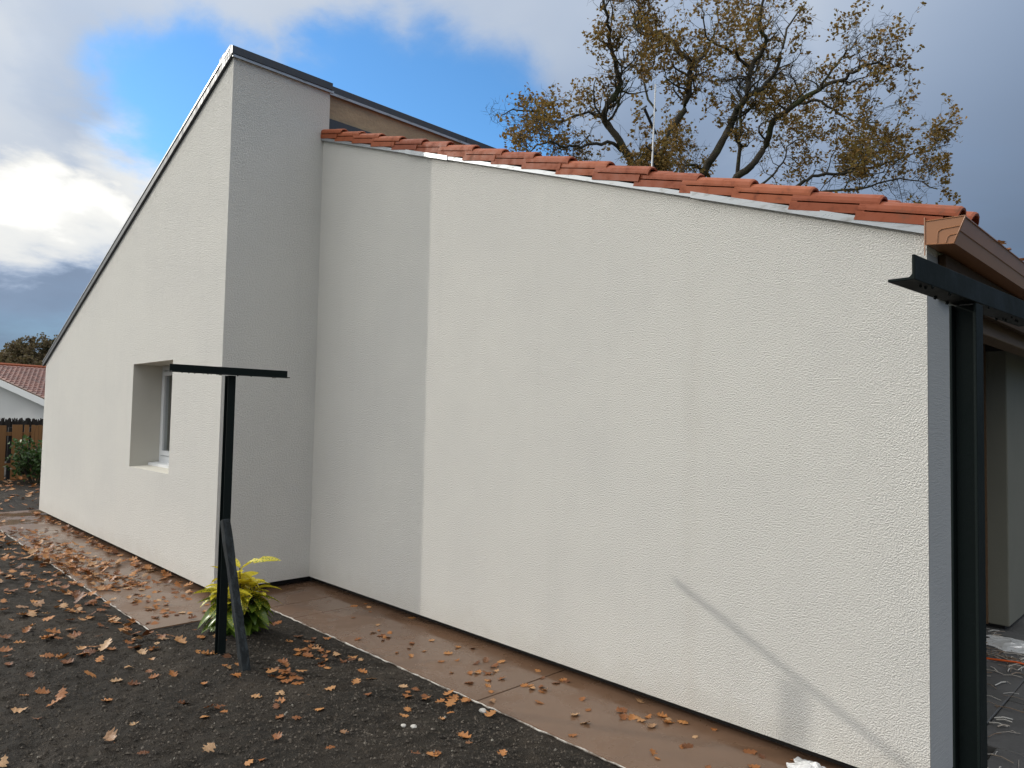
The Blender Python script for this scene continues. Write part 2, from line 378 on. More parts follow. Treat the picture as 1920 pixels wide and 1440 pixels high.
MB().box(AX, AX+.012, AE, BE, -.14, -.008).build('edge_strip', m_plinth, pav)

# patio under the porch
pt = tag(link('patio', None), 'grey littered patio floor under the porch roof', kind='structure')
for i in range(-1, 7):
    for j in range(0, 12):
        x0 = -2.6+i*.8+ .8; y0 = 2.84+j*.8
        if x0 < XR-.05 and y0 < 4.0: continue
        if x0 < XR+.05 and y0 < 3.7: x0 = XR+.06
        MB().box(x0, -2.6+i*.8+1.594, y0, y0+.794, -.12, -.002+random.uniform(-.003, .002)).build('paving_slab', m_patio, pt, False, .005)

# ------------------------------------------------------------------ the house
house = empty('house', 'cream rendered house with sloping roofs, red tiles and a deep-set window', 'house', (-6, 6, 0))
house.location = (0, 0, 0)
ZB = .06
def zA(x): return 2.352+(x+13.09)*(4.905-2.352)/(XC+13.09)
def zB(x): return 4.372-(x-XC)*(4.372-2.512)/(XR-XC)
wx0, wx1, wz0, wz1, wd = -8.815, -7.575, 1.0, 2.160, .31
w1 = MB(); XL = -13.09
Y = YA
def col(x0, x1, z0a, z0b, z1a, z1b): w1.quad((x0, Y, z0a), (x1, Y, z0b), (x1, Y, z1b), (x0, Y, z1a))
col(XL, wx0, ZB, ZB, zA(XL), zA(wx0)); col(wx1, XC, ZB, ZB, zA(wx1), zA(XC))
col(wx0, wx1, ZB, ZB, wz0, wz0); col(wx0, wx1, wz1, wz1, zA(wx0), zA(wx1))
w1.quad((XL, 14, ZB), (XL, Y, ZB), (XL, Y, zA(XL)), (XL, 14, zA(XL)))                  # far end
w1.quad((XC, Y, ZB), (XC, 3.592, ZB), (XC, 3.592, 4.905), (XC, Y, 4.905))              # return
w1.quad((XC, 3.592, 3.9), (-6.62, 3.592, 3.9), (-6.62, 3.592, 4.905), (XC, 3.592, 4.905))
w1.quad((XL, Y, ZB), (XC, Y, ZB), (XC, Y+.12, ZB), (XL, Y+.12, ZB)); w1.quad((XC-.12, Y, ZB), (XC, Y, ZB), (XC, 3.6, ZB), (XC-.12, 3.6, ZB))
w1.build('wall', m_render, house)
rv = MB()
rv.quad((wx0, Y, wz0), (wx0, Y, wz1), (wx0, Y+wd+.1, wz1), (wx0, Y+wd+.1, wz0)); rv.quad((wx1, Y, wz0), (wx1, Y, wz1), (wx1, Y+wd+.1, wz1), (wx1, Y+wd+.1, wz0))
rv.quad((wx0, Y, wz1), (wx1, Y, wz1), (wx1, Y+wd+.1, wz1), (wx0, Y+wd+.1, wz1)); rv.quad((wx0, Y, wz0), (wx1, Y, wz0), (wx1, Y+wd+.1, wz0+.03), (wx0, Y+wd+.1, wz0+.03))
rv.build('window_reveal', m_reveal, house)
w2 = MB(); w2.prism([(XC+.001, ZB), (XR, ZB), (XR, zB(XR)), (XC+.001, zB(XC))], YB, YB+.30)
w2.build('wall', m_render, house)
e2 = MB(); e2.prism([(-1.40, ZB), (XR-.003, ZB), (XR-.003, zB(XR)-.02), (-1.40, zB(XR)-.02)], YB+.006, 4.42); e2.build('end_wall', m_smooth, house)
# corner bead of the big wall
e3 = MB(); e3.quad((XR+.0015, YB+.002, ZB), (XR+.0015, 4.42, ZB), (XR+.0015, 4.42, 2.42), (XR+.0015, YB+.002, 2.42)); e3.build('end_wall', m_smooth, house)
p = MB(); p.box(XL+.09, XC-.10, YA+.09, 3.6, -.1, ZB+.03); p.build('plinth', m_plinth, house)
p = MB(); p.box(XC-.09, XR-.07, YB+.09, 4.36, -.1, ZB+.03); p.build('plinth', m_plinth, house)
cl = MB(); cl.box(-6.75, -6.50, 3.60, 15, 3.6, 4.93); cl.build('wall', m_beige, house)
fl = MB()
fl.prism([(-6.495, 4.55), (-6.465, 4.55), (-6.465, 4.665), (-6.485, 4.672), (-6.495, 4.672)], 3.60, 15); fl.build('flashing', m_zinc, house)
# ridge capping of the tall block
cp = MB(); cp.prism([(XC+.035, 4.895), (XC+.035, 4.965), (XC-.02, 4.985), (XC-.25, 4.93), (XC-.25, 4.86)], YA-.03, 3.60); cp.build('ridge_cap', m_zinc, house)
MB().prism([(XC+.002, 4.872), (XC+.026, 4.868), (XC+.026, 4.893), (XC+.002, 4.893)], YA-.02, 3.62).build('drip_edge', m_alu, house)
ya = 3.603
for q, L_ in enumerate((1.9, 2.0, 2.0, 2.0, 3.0)):
    o = .004*(q % 2)
    MB().prism([(-6.474+o, 4.945), (-6.474+o, 5.015), (-6.51, 5.035), (-6.8, 4.95), (-6.8, 4.90)], ya, ya+L_-.003).build('ridge_cap', m_zinc, house); ya += L_
MB().prism([(-6.497, 4.920), (-6.466, 4.918), (-6.466, 4.943), (-6.497, 4.943)], 3.603, 14.4).build('drip_edge', m_alu, house)
# high roof sheet and its verge
hr = MB(); hr.prism([(XL-.10, zA(XL)-.03), (XC-.03, 4.90), (XC-.03, 4.965), (XL-.10, zA(XL)+.035)], YA+.02, 3.60); hr.prism([(XL-.10, zA(XL)-.03), (-6.54, zA(-6.54)), (-6.54, zA(-6.54)+.06), (XL-.10, zA(XL)+.035)], 3.603, 15); hr.build('roof', m_zinc, house)
vb = MB(); vb.prism([(XL-.10, zA(XL)-.055), (XC+.034, zA(XC)-.010), (XC+.034, zA(XC)+.050), (XL-.10, zA(XL)+.005)], YA-.028, YA-.002); vb.build('verge_board', m_zinc, house)
vb = MB(); vb.prism([(XL-.10, zA(XL)+.007), (XC-.01, zA(XC)+.052), (XC-.01, zA(XC)+.074), (XL-.10, zA(XL)+.016)], YA-.034, YA+.018); vb.build('verge_trim', m_alu, house)

# verge trim on the big wall
segs = [-6.38, -4.90, -4.36, -2.14, XR-.012]
for q, (a, b_) in enumerate(zip(segs, segs[1:])):
    o = .004 if q % 2 else 0; a2 = a-.01 if q % 2 else a; b2 = b_+.012 if q % 2 else b_
    MB().prism([(a2, zB(a2)-.008-o), (b2, zB(b2)-.008-o), (b2, zB(b2)+.020+o), (a2, zB(a2)+.020+o)], YB-.026-o, YB+.05).build('verge_trim', m_alu, house)
# tiled roof
roof = MB().prism([(-6.50, zB(-6.50)+.004), (-.98, zB(-.98)+.004), (-.98, zB(-.98)+.034), (-6.50, zB(-6.5)+.034)], YB+.06, 14.6).build('roof', m_wood_dark, house)
SL = math.atan((4.372-2.512)/(XR-XC)); GA = .3405; TL = .43; TWD = .30
def tile_mesh(kind):
    if kind:      # verge tile: small roll along the edge, and below it a separate hanging flap
        prof = [(-.012, .018)]+[(.038-.050*math.cos(math.pi*i/7), .030+.042*math.sin(math.pi*i/7)) for i in range(8)]+[(.12, .022), (.163, .026)]
    else: prof = [(-.004, .016), (.0, .022), (.06, .020), (.15, .020), (.163, .026)]
    for i in range(7):
        a = math.pi*(1-i/6); prof.append((.235+.066*math.cos(a)*1.0, .030+.062*math.sin(a)))
    th = .016; m = MB(); n = len(prof); us = (0, TL*.5, TL-.012, TL)
    for u in us:
        lift = .034*u/TL; dr = .006 if u == TL else 0
        for (v, z) in prof: m.v.append((u, v, z+lift-dr))
    nb = len(m.v)
    for u in us:
        lift = .034*u/TL
        for (v, z) in prof: m.v.append((u, v, z+lift-th if not (kind and v < -.005) else z+lift)) if not (kind and v < -.005) else m.v.append((u, v+.014, z+lift))
    k_ = len(us)
    for i in range(k_-1):
        for j in range(n-1):
            m.f.append((i*n+j, i*n+j+1, (i+1)*n+j+1, (i+1)*n+j)); m.f.append((nb+(i+1)*n+j, nb+(i+1)*n+j+1, nb+i*n+j+1, nb+i*n+j))
        m.f.append((i*n, (i+1)*n, nb+(i+1)*n, nb+i*n)); m.f.append((i*n+n-1, nb+i*n+n-1, nb+(i+1)*n+n-1, (i+1)*n+n-1))
    for j in range(n-1):
        e = (k_-1)*n; m.f.append((e+j, e+j+1, nb+e+j+1, nb+e+j)); m.f.append((j+1, j, nb+j, nb+j+1))
    if kind:
        L_ = TL*.87; fl_ = [(u, v, z+.034*u/TL) for u in (0, L_) for (v, z) in ((-.014, -.030), (-.014, .011), (.004, .013), (.004, -.030))]
        m.add(fl_, [(0, 1, 2, 3), (7, 6, 5, 4)]+[(q, 4+q, 4+(q+1) % 4, (q+1) % 4) for q in range(4)])
    return m.mesh('tile', m_tile)
tm = tile_mesh(0); tv = tile_mesh(1)
NC = 17; top = -.845-(NC*GA+.09)*math.cos(SL)
for c in range(14):
    for r_ in range(NC):
        u = r_*GA; x = top+u*math.cos(SL)
        o = link('tile', tm if c else tv, roof); o.location = (x, YB-.016+c*TWD+random.uniform(-.004, .004), zB(x)+(.036 if c == 0 else .032)+random.uniform(-.002, .004))
        if c and r_ == NC-1: o.scale.x = .78
        o.rotation_euler = (random.uniform(-.012, .012), SL+random.uniform(-.008, .008), random.uniform(-.012, .012))
# gutter
gx = [(-.957, 2.552), (-.957, 2.452), (-.846, 2.440), (-.828, 2.490), (-.822, 2.492), (-.806, 2.546), (-.800, 2.546)]
gm = MB()
for (a, b_) in zip(gx, gx[1:]):
    d = Vector((b_[0]-a[0], b_[1]-a[1])).normalized(); nn = (-d.y*.004, d.x*.004)
    gm.prism([a, b_, (b_[0]+nn[0], b_[1]+nn[1]), (a[0]+nn[0], a[1]+nn[1])], YB-.028, 13)
gut = gm.build('gutter', m_gut, house)
cap = MB(); cap.prism([(-.960, 2.556), (-.960, 2.447), (-.843, 2.434), (-.797, 2.552)], YB-.036, YB-.028); cap = cap.build('end_cap', m_gut, gut, False, .002)
ins = MB()
def rib(pts): ins.tube([(x, YB-.037, z) for x, z in pts], .0026, 6)
rib([(-.91, 2.446), (-.905, 2.497), (-.89, 2.507), (-.819, 2.510)]); rib([(-.875, 2.444), (-.868, 2.468), (-.858, 2.475), (-.832, 2.477)])
rib([(-.958, 2.449), (-.846, 2.437), (-.800, 2.549)]); rib([(-.958, 2.553), (-.800, 2.550)]); rib([(-.9575, 2.57), (-.9575, 2.40)])
ins.build('cap_rib', m_gut, cap)
for y in (4.3, 5.4, 6.5, 7.6): MB().box(-.965, -.79, y, y+.03, 2.548, 2.556).build('bracket', m_gut, gut)
# porch timber, soffit, inner walls
MB().box(-1.12, -1.00, 4.43, 13, 2.17, 2.40).build('porch_beam', m_wood_dark, house, False, .006)
MB().box(-.957, -.925, 3.69, 13, 2.235, 2.436).build('fascia_board', m_stain, house, False, .004)
for i in range(12): MB().box(-2.6+i*.135, -2.6+i*.135+.130, 4.42, 12.98, 2.405, 2.425).build('soffit_board', m_wood_dark, house)
MB().box(-2.7, -2.55, 4.30, 13, -.05, 2.5).build('wall', m_reveal, house)
MB().box(-2.55, -1.318, 6.98, 13, .03, 2.402).build('wall', m_porch_shade, house, False, .01)
MB().box(-2.5, -1.36, 7.03, 13, -.1, .04).build('plinth', m_plinth, house)
MB().box(-1.50, -1.462, 6.955, 6.982, .03, 2.39).build('door_jamb', m_wood_dark, house)
MB().box(-1.46, -1.322, 6.965, 6.983, 2.27, 2.36).build('lintel', m_plinth, house)
# window
win = link('window', None, house)
y0 = Y+wd
fr = MB(); fr.box(wx0+.002, wx0+.062, y0, y0+.07, wz0+.05, wz1-.002); fr.box(wx1-.062, wx1-.002, y0, y0+.07, wz0+.05, wz1-.002)
fr.box(wx0+.062, wx1-.062, y0, y0+.07, wz1-.062, wz1-.002); fr.box(wx0+.062, wx1-.062, y0, y0+.07, wz0+.05, wz0+.12); fr.build('frame', m_pvc, win, False, .004)
sa = MB()
for (a, b_) in ((wx0+.068, -8.20), (-8.19, wx1-.068)):
    sa.box(a, a+.05, y0-.012, y0+.05, wz0+.125, wz1-.068); sa.box(b_-.05, b_, y0-.012, y0+.05, wz0+.125, wz1-.068)
    sa.box(a+.05, b_-.05, y0-.012, y0+.05, wz1-.118, wz1-.068); sa.box(a+.05, b_-.05, y0-.012, y0+.05, wz0+.125, wz0+.18)
    MB().box(a+.05, b_-.05, y0+.015, y0+.021, wz0+.18, wz1-.118).build('pane', m_glass, win)
sa.build('sash', m_pvc, win, False, .004)
cu = MB(); n = 90; L0 = []
for i in range(n+1):
    x = wx0+(wx1-wx0)*i/n; L0.append((x, y0+.16+.03*math.sin(i*.9)+.012*math.sin(i*2.3)))
for (a, b_) in zip(L0, L0[1:]): cu.quad((a[0], a[1], wz0), (b_[0], b_[1], wz0), (b_[0], b_[1], wz1), (a[0], a[1], wz1))
cu.build('curtain', m_curtain, win, True)
MB().box(wx0-.3, wx1+.3, y0+.3, y0+.35, wz0-.3, wz1+.3).build('room_wall', m_dark, win)
MB().prism([(y0-.12, wz0+.040), (y0+.02, wz0+.052), (y0+.02, wz0+.03), (y0-.12, wz0+.012)], wx0+.02, wx1-.003, 'x').build('sill', m_pvc, win, False, .003)

# television mast behind the tiled roof
ms = empty('antenna_mast', 'slim pale metal mast rising behind the tiled roof', 'antenna')
b0 = Vector((-6.9, 10.0, 4.7))
bt = at(1222, 330, 12.3); tp_ = at(1229, 158, 12.3)
MB().tube([bt-(tp_-bt)*.9, bt, tp_], [.016, .016, .013], 10).build('pole', m_mast, ms, True)
j = bt.lerp(tp_, .50)
bm_ = MB(); bm_.tube([at(1208, 203, 12.2), at(1229, 250, 12.6)], .025, 8); bm_.build('boom', m_dark, ms)
for (a, b_) in (((1203, 205), (1212, 199)), ((1210, 272), (1230, 290)), ((1218, 222), (1226, 214))): MB().tube([at(*a, 12.25), at(*b_, 12.35)], .016, 6).build('element', m_dark, ms)

# ------------------------------------------------------------------ clothesline posts
def ibeam(m, cx, cy, z0, z1, h=.056, b_=.050, tw=.005, tf=.006):
    m.box(cx-h/2, cx-h/2+tf, cy-b_/2, cy+b_/2, z0, z1); m.box(cx+h/2-tf, cx+h/2, cy-b_/2, cy+b_/2, z0, z1); m.box(cx-h/2+tf, cx+h/2-tf, cy-tw/2, cy+tw/2, z0, z1)
def post(name, label, x, y, z0, zt, ya_, yb_, side, brace, rz=0):
    t = empty(name, label, 'clothesline post', (x, y, 0), 'clothesline posts')
    m = MB(); ibeam(m, 0, 0, z0, zt-.052); m.build('post', m_paint, t, False, .0015)
    m = MB(); X = -.04*side*-1     # web of the angle bar on the outer side
    x0, x1 = (X-.006, X) if side < 0 else (X, X+.006)
    X = .04 if side < 0 else -.04
    if side < 0: poly = [(.029, zt), (.029, zt-.050), (-.022, zt-.050), (-.022, zt-.044), (.018, zt-.044), (.023, zt-.038), (.023, zt)]
    else: poly = [(.035, zt), (.035, zt-.044), (.074, zt-.044), (.074, zt-.050), (.029, zt-.050), (.029, zt)]
    m.prism(poly, ya_-y, yb_-y); m.build('crossbar', m_paint, t, False, .0015)
    # weld and drip beads hanging under the bar
    d = MB()
    for _ in range(14):
        yy = random.uniform(ya_-y+.02, yb_-y-.02); xx = random.uniform(poly[3][0]*.8, .03); zz = zt-.051; rr = random.uniform(.002, .005)
        d.tube([(xx, yy-rr*1.5, zz), (xx, yy, zz-.002), (xx, yy+rr*1.5, zz)], [.001, rr, .001], 5)
    d.build('weld_bead', m_paint, t)
    if brace:
        (bx, by, bz), (tx, ty, tz) = brace; m = MB(); L = 14
        a = Vector((bx-x, by-y, bz)); c = Vector((tx-x, ty-y, tz)); dr = (c-a).normalized(); sd = Vector((0, 1, 0)); up = dr.cross(sd)
        prev = None
        for i in range(L+1):
            p_ = a.lerp(c, i/L); jw = .040+random.uniform(-.004, .004); jt = .022+random.uniform(-.003, .003)
            base = len(m.v)
            for (s1, s2) in ((-1, -1), (1, -1), (1, 1), (-1, 1)): m.v.append(tuple(p_+sd*jw*s1*.62+up*jw*s2*.62))
            if i: m.f += [(base-4+q, base-4+(q+1) % 4, base+(q+1) % 4, base+q) for q in range(4)]
        m.f += [(3, 2, 1, 0), tuple(len(m.v)-4+q for q in range(4))]
        m.build('brace', m_brace, t, False, .004)
    return t
pA = post('clothesline_post', 'black T-shaped clothesline post with leaning brace, beside the yellow-green bush', -4.603, 1.945, -.2, 1.932, 1.554, 2.325, 1, ((-4.20, 1.955, -.04), (-4.580, 1.935, .95)))
pB = post('clothesline_post', 'dark green T-shaped clothesline post close by, before the end of the wall', -.443, 1.93, -.2, 1.985, 1.535, 2.45, -1, None)
pB.rotation_euler.z = R(-3.5)

# ------------------------------------------------------------------ spotted laurel bush
bush = empty('spotted_laurel', 'yellow speckled green laurel bush at the corner of the house', 'bush', (-5.06, 2.25, 0))
random.seed(11)
def laurel(curl, wid):
    m = MB(); n = 8
    for i in range(n+1):
        t = i/n; hw = wid*(math.sin(math.pi*min(1, t**.85))**.8)*(1 if t > 0 else .1)+.002
        if 0 < i < n and i % 2: hw *= 1.06
        z = -curl*t*t; 
        for s in (-1, -.5, 0, .5, 1): m.v.append((t, s*hw, z+abs(s)*hw*.45+(.012*math.sin(i*2.1+s) if abs(s) == 1 else 0)))
    for i in range(n):
        for q in range(4): m.f.append((i*5+q, i*5+q+1, i*5+q+6, i*5+q+5))
    return m.mesh('leaf', m_spot, True)
LV = [laurel(c, w_) for c, w_ in ((.15, .23), (.35, .25), (.55, .22), (.75, .24))]
for s in range(7):
    a = s*2*math.pi/7+random.uniform(-.3, .3); tilt = random.uniform(.15, .48) if s else .05
    h = random.uniform(.38, .54)*(1.12 if s == 0 else 1)
    tipv = Vector((math.cos(a)*h*tilt*.85, math.sin(a)*h*tilt*.75, h))
    pts = [Vector((math.cos(a)*.03, math.sin(a)*.03, -.02)), tipv*.5+Vector((math.cos(a)*.04, math.sin(a)*.04, 0)), tipv]
    MB().tube(pts, [.008, .006, .004], 6).build('stem', m_bark, bush)
    nl = 34
    for i in range(nl):
        t = .12+.88*(i/(nl-1)); p_ = pts[0].lerp(pts[1], t*2) if t < .5 else pts[1].lerp(pts[2], t*2-1)
        o = link('leaf', random.choice(LV), bush); o.location = p_
        az = i*2.4+s*.7+random.uniform(-.3, .3)
        # leaves turn outwards from the middle of the bush
        if t < .8: az = math.atan2(math.sin(az)+1.0*math.sin(a), math.cos(az)+1.0*math.cos(a)) if s else az
        pit = (-.55+1.5*t**2)*.55+random.uniform(-.2, .2) if t < .93 else random.uniform(.35, .9)
        sz = random.uniform(.12, .175)*(1 if t < .93 else .85)
        o.rotation_euler = (random.uniform(-.35, .35), -pit, az); o.scale = (sz, sz, sz)
        o['yellow'] = max(0, min(1, ss(p_.z, .16, .46)*1.05+random.uniform(-.15, .15)))
for (px, py, pz, az, pit, sz) in ((.02, .10, .545, R(55), .22, .21), (-.02, -.12, .36, R(-130), .12, .20), (.06, .03, .56, R(20), .3, .16)):
    o = link('leaf', LV[0], bush); o.location = (px, py, pz); o.rotation_euler = (.3, -pit, az); o.scale = (sz*.92, sz*.85, sz*.92); o['yellow'] = .72

# ------------------------------------------------------------------ fallen oak leaves
def oak_leaf(seed):
    rr = random.Random(seed); m = MB(); n = 14; cu1 = rr.uniform(-.35, .65); cu2 = rr.uniform(-.3, .6); tw = rr.uniform(-.6, .6)
    for i in range(n+1):
        t = i/n; env = .44*(math.sin(math.pi*min(1, .05+.90*t**1.1)))**.75
        lob = .72+.28*math.sin(t*math.pi*6.3-1.2) if t > .12 else .3
        for s in (-1, -.5, 0, .5, 1):
            hw = env*(lob if abs(s) == 1 else min(lob, .8))*rr.uniform(.9, 1.1)+.006
            y = s*hw; z = cu1*y*y*2.2+cu2*(t-.5)**2+tw*(t-.5)*y+rr.uniform(-.02, .02)
            m.v.append((t-.5, y, z))
    for i in range(n):
        for q in range(4): m.f.append((i*5+q, i*5+q+1, i*5+q+6, i*5+q+5))
    b = len(m.v); m.v += [(-.5, .012, .0), (-.5, -.012, 0), (-.68, -.008, .05), (-.68, .008, .05)]; m.f.append((b, b+1, b+2, b+3))
    zmin = min(v[2] for v in m.v); m.v = [(x, y, z-zmin) for x, y, z in m.v]
    return m
LM = [oak_leaf(s) for s in range(9)]; LMESH = [m.mesh('oak_leaf', m_leaf) for m in LM]
random.seed(23)
LABEL = {'strip': 'fallen orange-brown oak leaf on the brown concrete strip below the big wall',
         'soil': 'fallen orange-brown oak leaf on the dark soil near the concrete edge',
         'gutter': 'dry oak leaf caught on the rim of the brown gutter',
         'walk': 'fallen brown oak leaf on the wet concrete strip below the window wall'}
def put_leaf(x, y, z, kind, sc=None):
    o = link('oak_leaf', random.choice(LMESH)); sz = (sc or random.uniform(.062, .105))*.80
    o.location = (x, y, z+.002); o.rotation_euler = (random.gauss(0, .16), random.gauss(0, .16), random.uniform(0, 6.283)); o.scale = (sz, sz, sz*random.uniform(.35, 1.15))
    tag(o, LABEL[kind], 'leaf', {'gutter': 'leaves caught in the gutter', 'strip': 'leaves on the strip below the big wall', 'soil': 'leaves on the dark soil', 'walk': 'leaves on the strip below the window wall'}[kind])
def on_soil(x, y): return y < BE-.02 if x > AX+.03 else y < AE-.03
cnt = 0
# leaves on the strip below the big wall: looser drifts plus singles
drift = [(-2.02, 3.44), (-2.25, 3.36), (-3.35, 3.05), (-2.95, 3.4), (-3.15, 3.22), (-2.45, 3.33), (-4.4, 3.1), (-4.0, 3.1), (-3.6, 3.2), (-1.35, 3.45)]
for i in range(92):
    if i < 50:
        d = random.choice(drift); x, y = random.gauss(d[0], .16), random.gauss(d[1], .07)
    else: x, y = random.uniform(-5.6, -1.2), random.uniform(2.86, 3.58)
    if not (2.86 < y < 3.58): y = random.uniform(2.9, 3.5)
    put_leaf(x, y, .0, 'strip', random.uniform(.045, .088))
heap = [(-4.05, 2.12, 14, .10), (-4.5, 2.5, 14, .16), (-3.1, 2.74, 12, .12), (-3.35, 2.66, 6, .12), (-4.2, 2.55, 14, .22), (-4.9, 2.0, 8, .2), (-3.5, 1.9, 5, .2)]
for hx, hy, n, sd in heap:
    for i in range(n):
        x, y = random.gauss(hx, sd), random.gauss(hy, sd*.6)
        if on_soil(x, y): put_leaf(x, y, soil_h(x, y)+random.uniform(0, .025 if sd < .13 else .004), 'soil')
for i in range(78):
    while True:
        u = random.random(); x = random.uniform(-6.2, -1.6); y = random.uniform(.55, 2.7)
        if on_soil(x, y) and y > .35*-x-.5: break
    put_leaf(x, y, soil_h(x, y), 'soil', random.uniform(.048, .10))
for i in range(62):
    x = random.uniform(-7.4, -5.85); y = random.triangular(1.93, 2.58, 2.1)
    put_leaf(x, y, 0, 'walk')
for y_ in (4.12, 4.18, 4.62, 4.68, 5.15): put_leaf(-.805, y_, 2.552, 'gutter', .08)
# the farther leaves: a litter nobody could count
lit = MB()
def litter(x, y, z, sz):
    m = random.choice(LM); a = random.uniform(0, 6.28); ca, sa_ = math.cos(a)*sz, math.sin(a)*sz; b = len(lit.v); tx, ty = random.gauss(0, .25), random.gauss(0, .25)
    lit.v += [(x+px*ca-py*sa_, y+px*sa_+py*ca, z+.003+(pz+.35*abs(tx)+.35*abs(ty)+px*tx+py*ty)*sz) for px, py, pz in m.v]; lit.f += [tuple(i+b for i in f) for f in m.f]
for i in range(330):
    x = -7.2-abs(random.gauss(0, 2.3)); y = random.triangular(1.9, 2.6, 2.02)
    if random.random() < .4: x = random.gauss(-9.3, 1.1); y = random.gauss(2.02, .14)
    if y > 2.58 or x < -13.4: continue
    litter(x, y, 0 if y > AE else soil_h(x, y), random.uniform(.055, .095))
for i in range(90): litter(random.uniform(-13, -6.6), 2.55+random.gauss(0, .03), 0, random.uniform(.06, .1))
for i in range(380):
    x = random.uniform(-14, -5.0); y = min(AE-.03, AE-abs(random.gauss(0, .55)))
    litter(x, y, soil_h(x, y), random.uniform(.06, .10))
for i in range(420):
    x = random.uniform(-19, -13.7); y = random.uniform(1.0, 5.0); litter(x, y, soil_h(x, y), random.uniform(.07, .12))
for i in range(110):
    x = random.uniform(-9, -2.5); y = random.uniform(.3, 1.7); litter(x, y, soil_h(x, y), random.uniform(.045, .075))
tag(lit.build('leaf_litter', m_leaf), 'scattered brown oak leaves on the ground towards the fence', 'leaves', kind='stuff')
# crumbs and grit of the soil
gr = MB(); random.seed(5)
for i in range(20000):
    x = -1.2-abs(random.triangular(0, 6.2, 1.2)); y = random.uniform(.5, 2.8)
    if not on_soil(x, y): continue
    s = random.choice((.003, .004, .005, .006, .008, .011)); z = soil_h(x, y); b = len(gr.v); a = random.uniform(0, 6.28)
    for q in range(4): gr.v.append((x+s*math.cos(a+q*1.57)*random.uniform(.6, 1.2), y+s*math.sin(a+q*1.57)*random.uniform(.6, 1.2), z))
    gr.v.append((x, y, z+s*random.uniform(.5, 1.1))); gr.f += [(b, b+1, b+4), (b+1, b+2, b+4), (b+2, b+3, b+4), (b+3, b, b+4)]
def m_grit(t, b, pos, g): setp(t, b, t.ramp(g.outputs['Random Per Island'], [(0, (.020, .016, .012)), (.75, (.06, .048, .036)), (.96, (.10, .082, .064)), (.99, (.16, .14, .115)), (1, (.30, .28, .24))]), .85)
tag(gr.build('soil_crumbs', material('grit', m_grit)), 'small dark crumbs and grit on the bare soil', 'grit', kind='stuff')
def pebble(label, x, y, s):
    bm = bmesh.new(); bmesh.ops.create_icosphere(bm, subdivisions=2, radius=1)
    for v in bm.verts: v.co *= 1+.22*noise.noise(v.co*1.3+Vector((x*9, y*9, 0))); v.co = Vector((v.co.x*s*1.2, v.co.y*s*.9, v.co.z*s*.55))
    me = bpy.data.meshes.new('pebble'); bm.to_mesh(me); bm.free(); me.materials.append(m_stone)
    tag(link('pebble', me, None, (x, y, soil_h(x, y)+s*.25)), label, 'stone', 'pale pebbles on the soil')
pebble('left one of two small white pebbles on the dark soil', -3.05, 2.26, .014); pebble('right one of two small white pebbles on the dark soil', -2.99, 2.28, .016)
pebble('flat pale grey pebble beside leaf heap at the concrete edge', -2.99, 2.76, .022)

# crumpled plastic at the foot of the wall and litter on the patio
def film(name, label, loc, sx_, sy_, hz, seed):
    m = MB(); n = 16
    for i in range(n+1):
        for q in range(n+1):
            u, v = i/n-.5, q/n-.5; e = max(0, 1-2.1*math.hypot(u, v))
            z = hz*(e**.7)*(.35+1.1*abs(noise.noise(Vector((u*3.2, v*3.2, seed)))))+.004+hz*.25*abs(noise.noise(Vector((u*13, v*13, seed+4))))
            m.v.append((u*sx_*(1+.5*noise.noise(Vector((u*3, v*3, seed+9)))), v*sy_*(1+.6*noise.noise(Vector((u*3, v*3, seed+2)))), z))
    for i in range(n):
        for q in range(n): a = i*(n+1)+q; m.f.append((a, a+1, a+n+2, a+n+1))
    o = m.build(name, m_film); o.location = loc; tag(o, label, 'plastic sheet')
film('plastic_sheet', 'crumpled white plastic at the foot of the big wall', (-1.44, 3.46, 0), .20, .13, .045, 3)
film('plastic_sheet', 'crumpled clear plastic on the patio beside the porch wall', (-1.15, 6.55, 0), .5, .35, .04, 8)
c = MB(); c.tube([(-1.3, 5.95, .02), (-1.1, 6.05, .015), (-.95, 6.02, .015), (-.8, 6.15, .015), (-.5, 6.1, .015)], .007, 8); tag(c.build('cable', m_orange, None, True), 'orange cable lying across the patio', 'cable')
st = MB(); random.seed(3)
for i in range(420):
    x = random.uniform(-1.5, -.2); y = random.uniform(4.0, 6.9); a = random.uniform(0, 3.14); l = random.uniform(.03, .16)
    if random.random() < .45: y = random.gauss(6.15, .18)
    dx, dy = math.cos(a)*l/2, math.sin(a)*l/2; st.tube([(x-dx, y-dy, .004), (x, y, .012), (x+dx, y+dy, .004)], random.choice((.0015, .0025, .004)), 4, False)
tag(st.build('straw_litter', m_straw), 'strands of straw and string strewn over the patio', 'straw', kind='stuff')

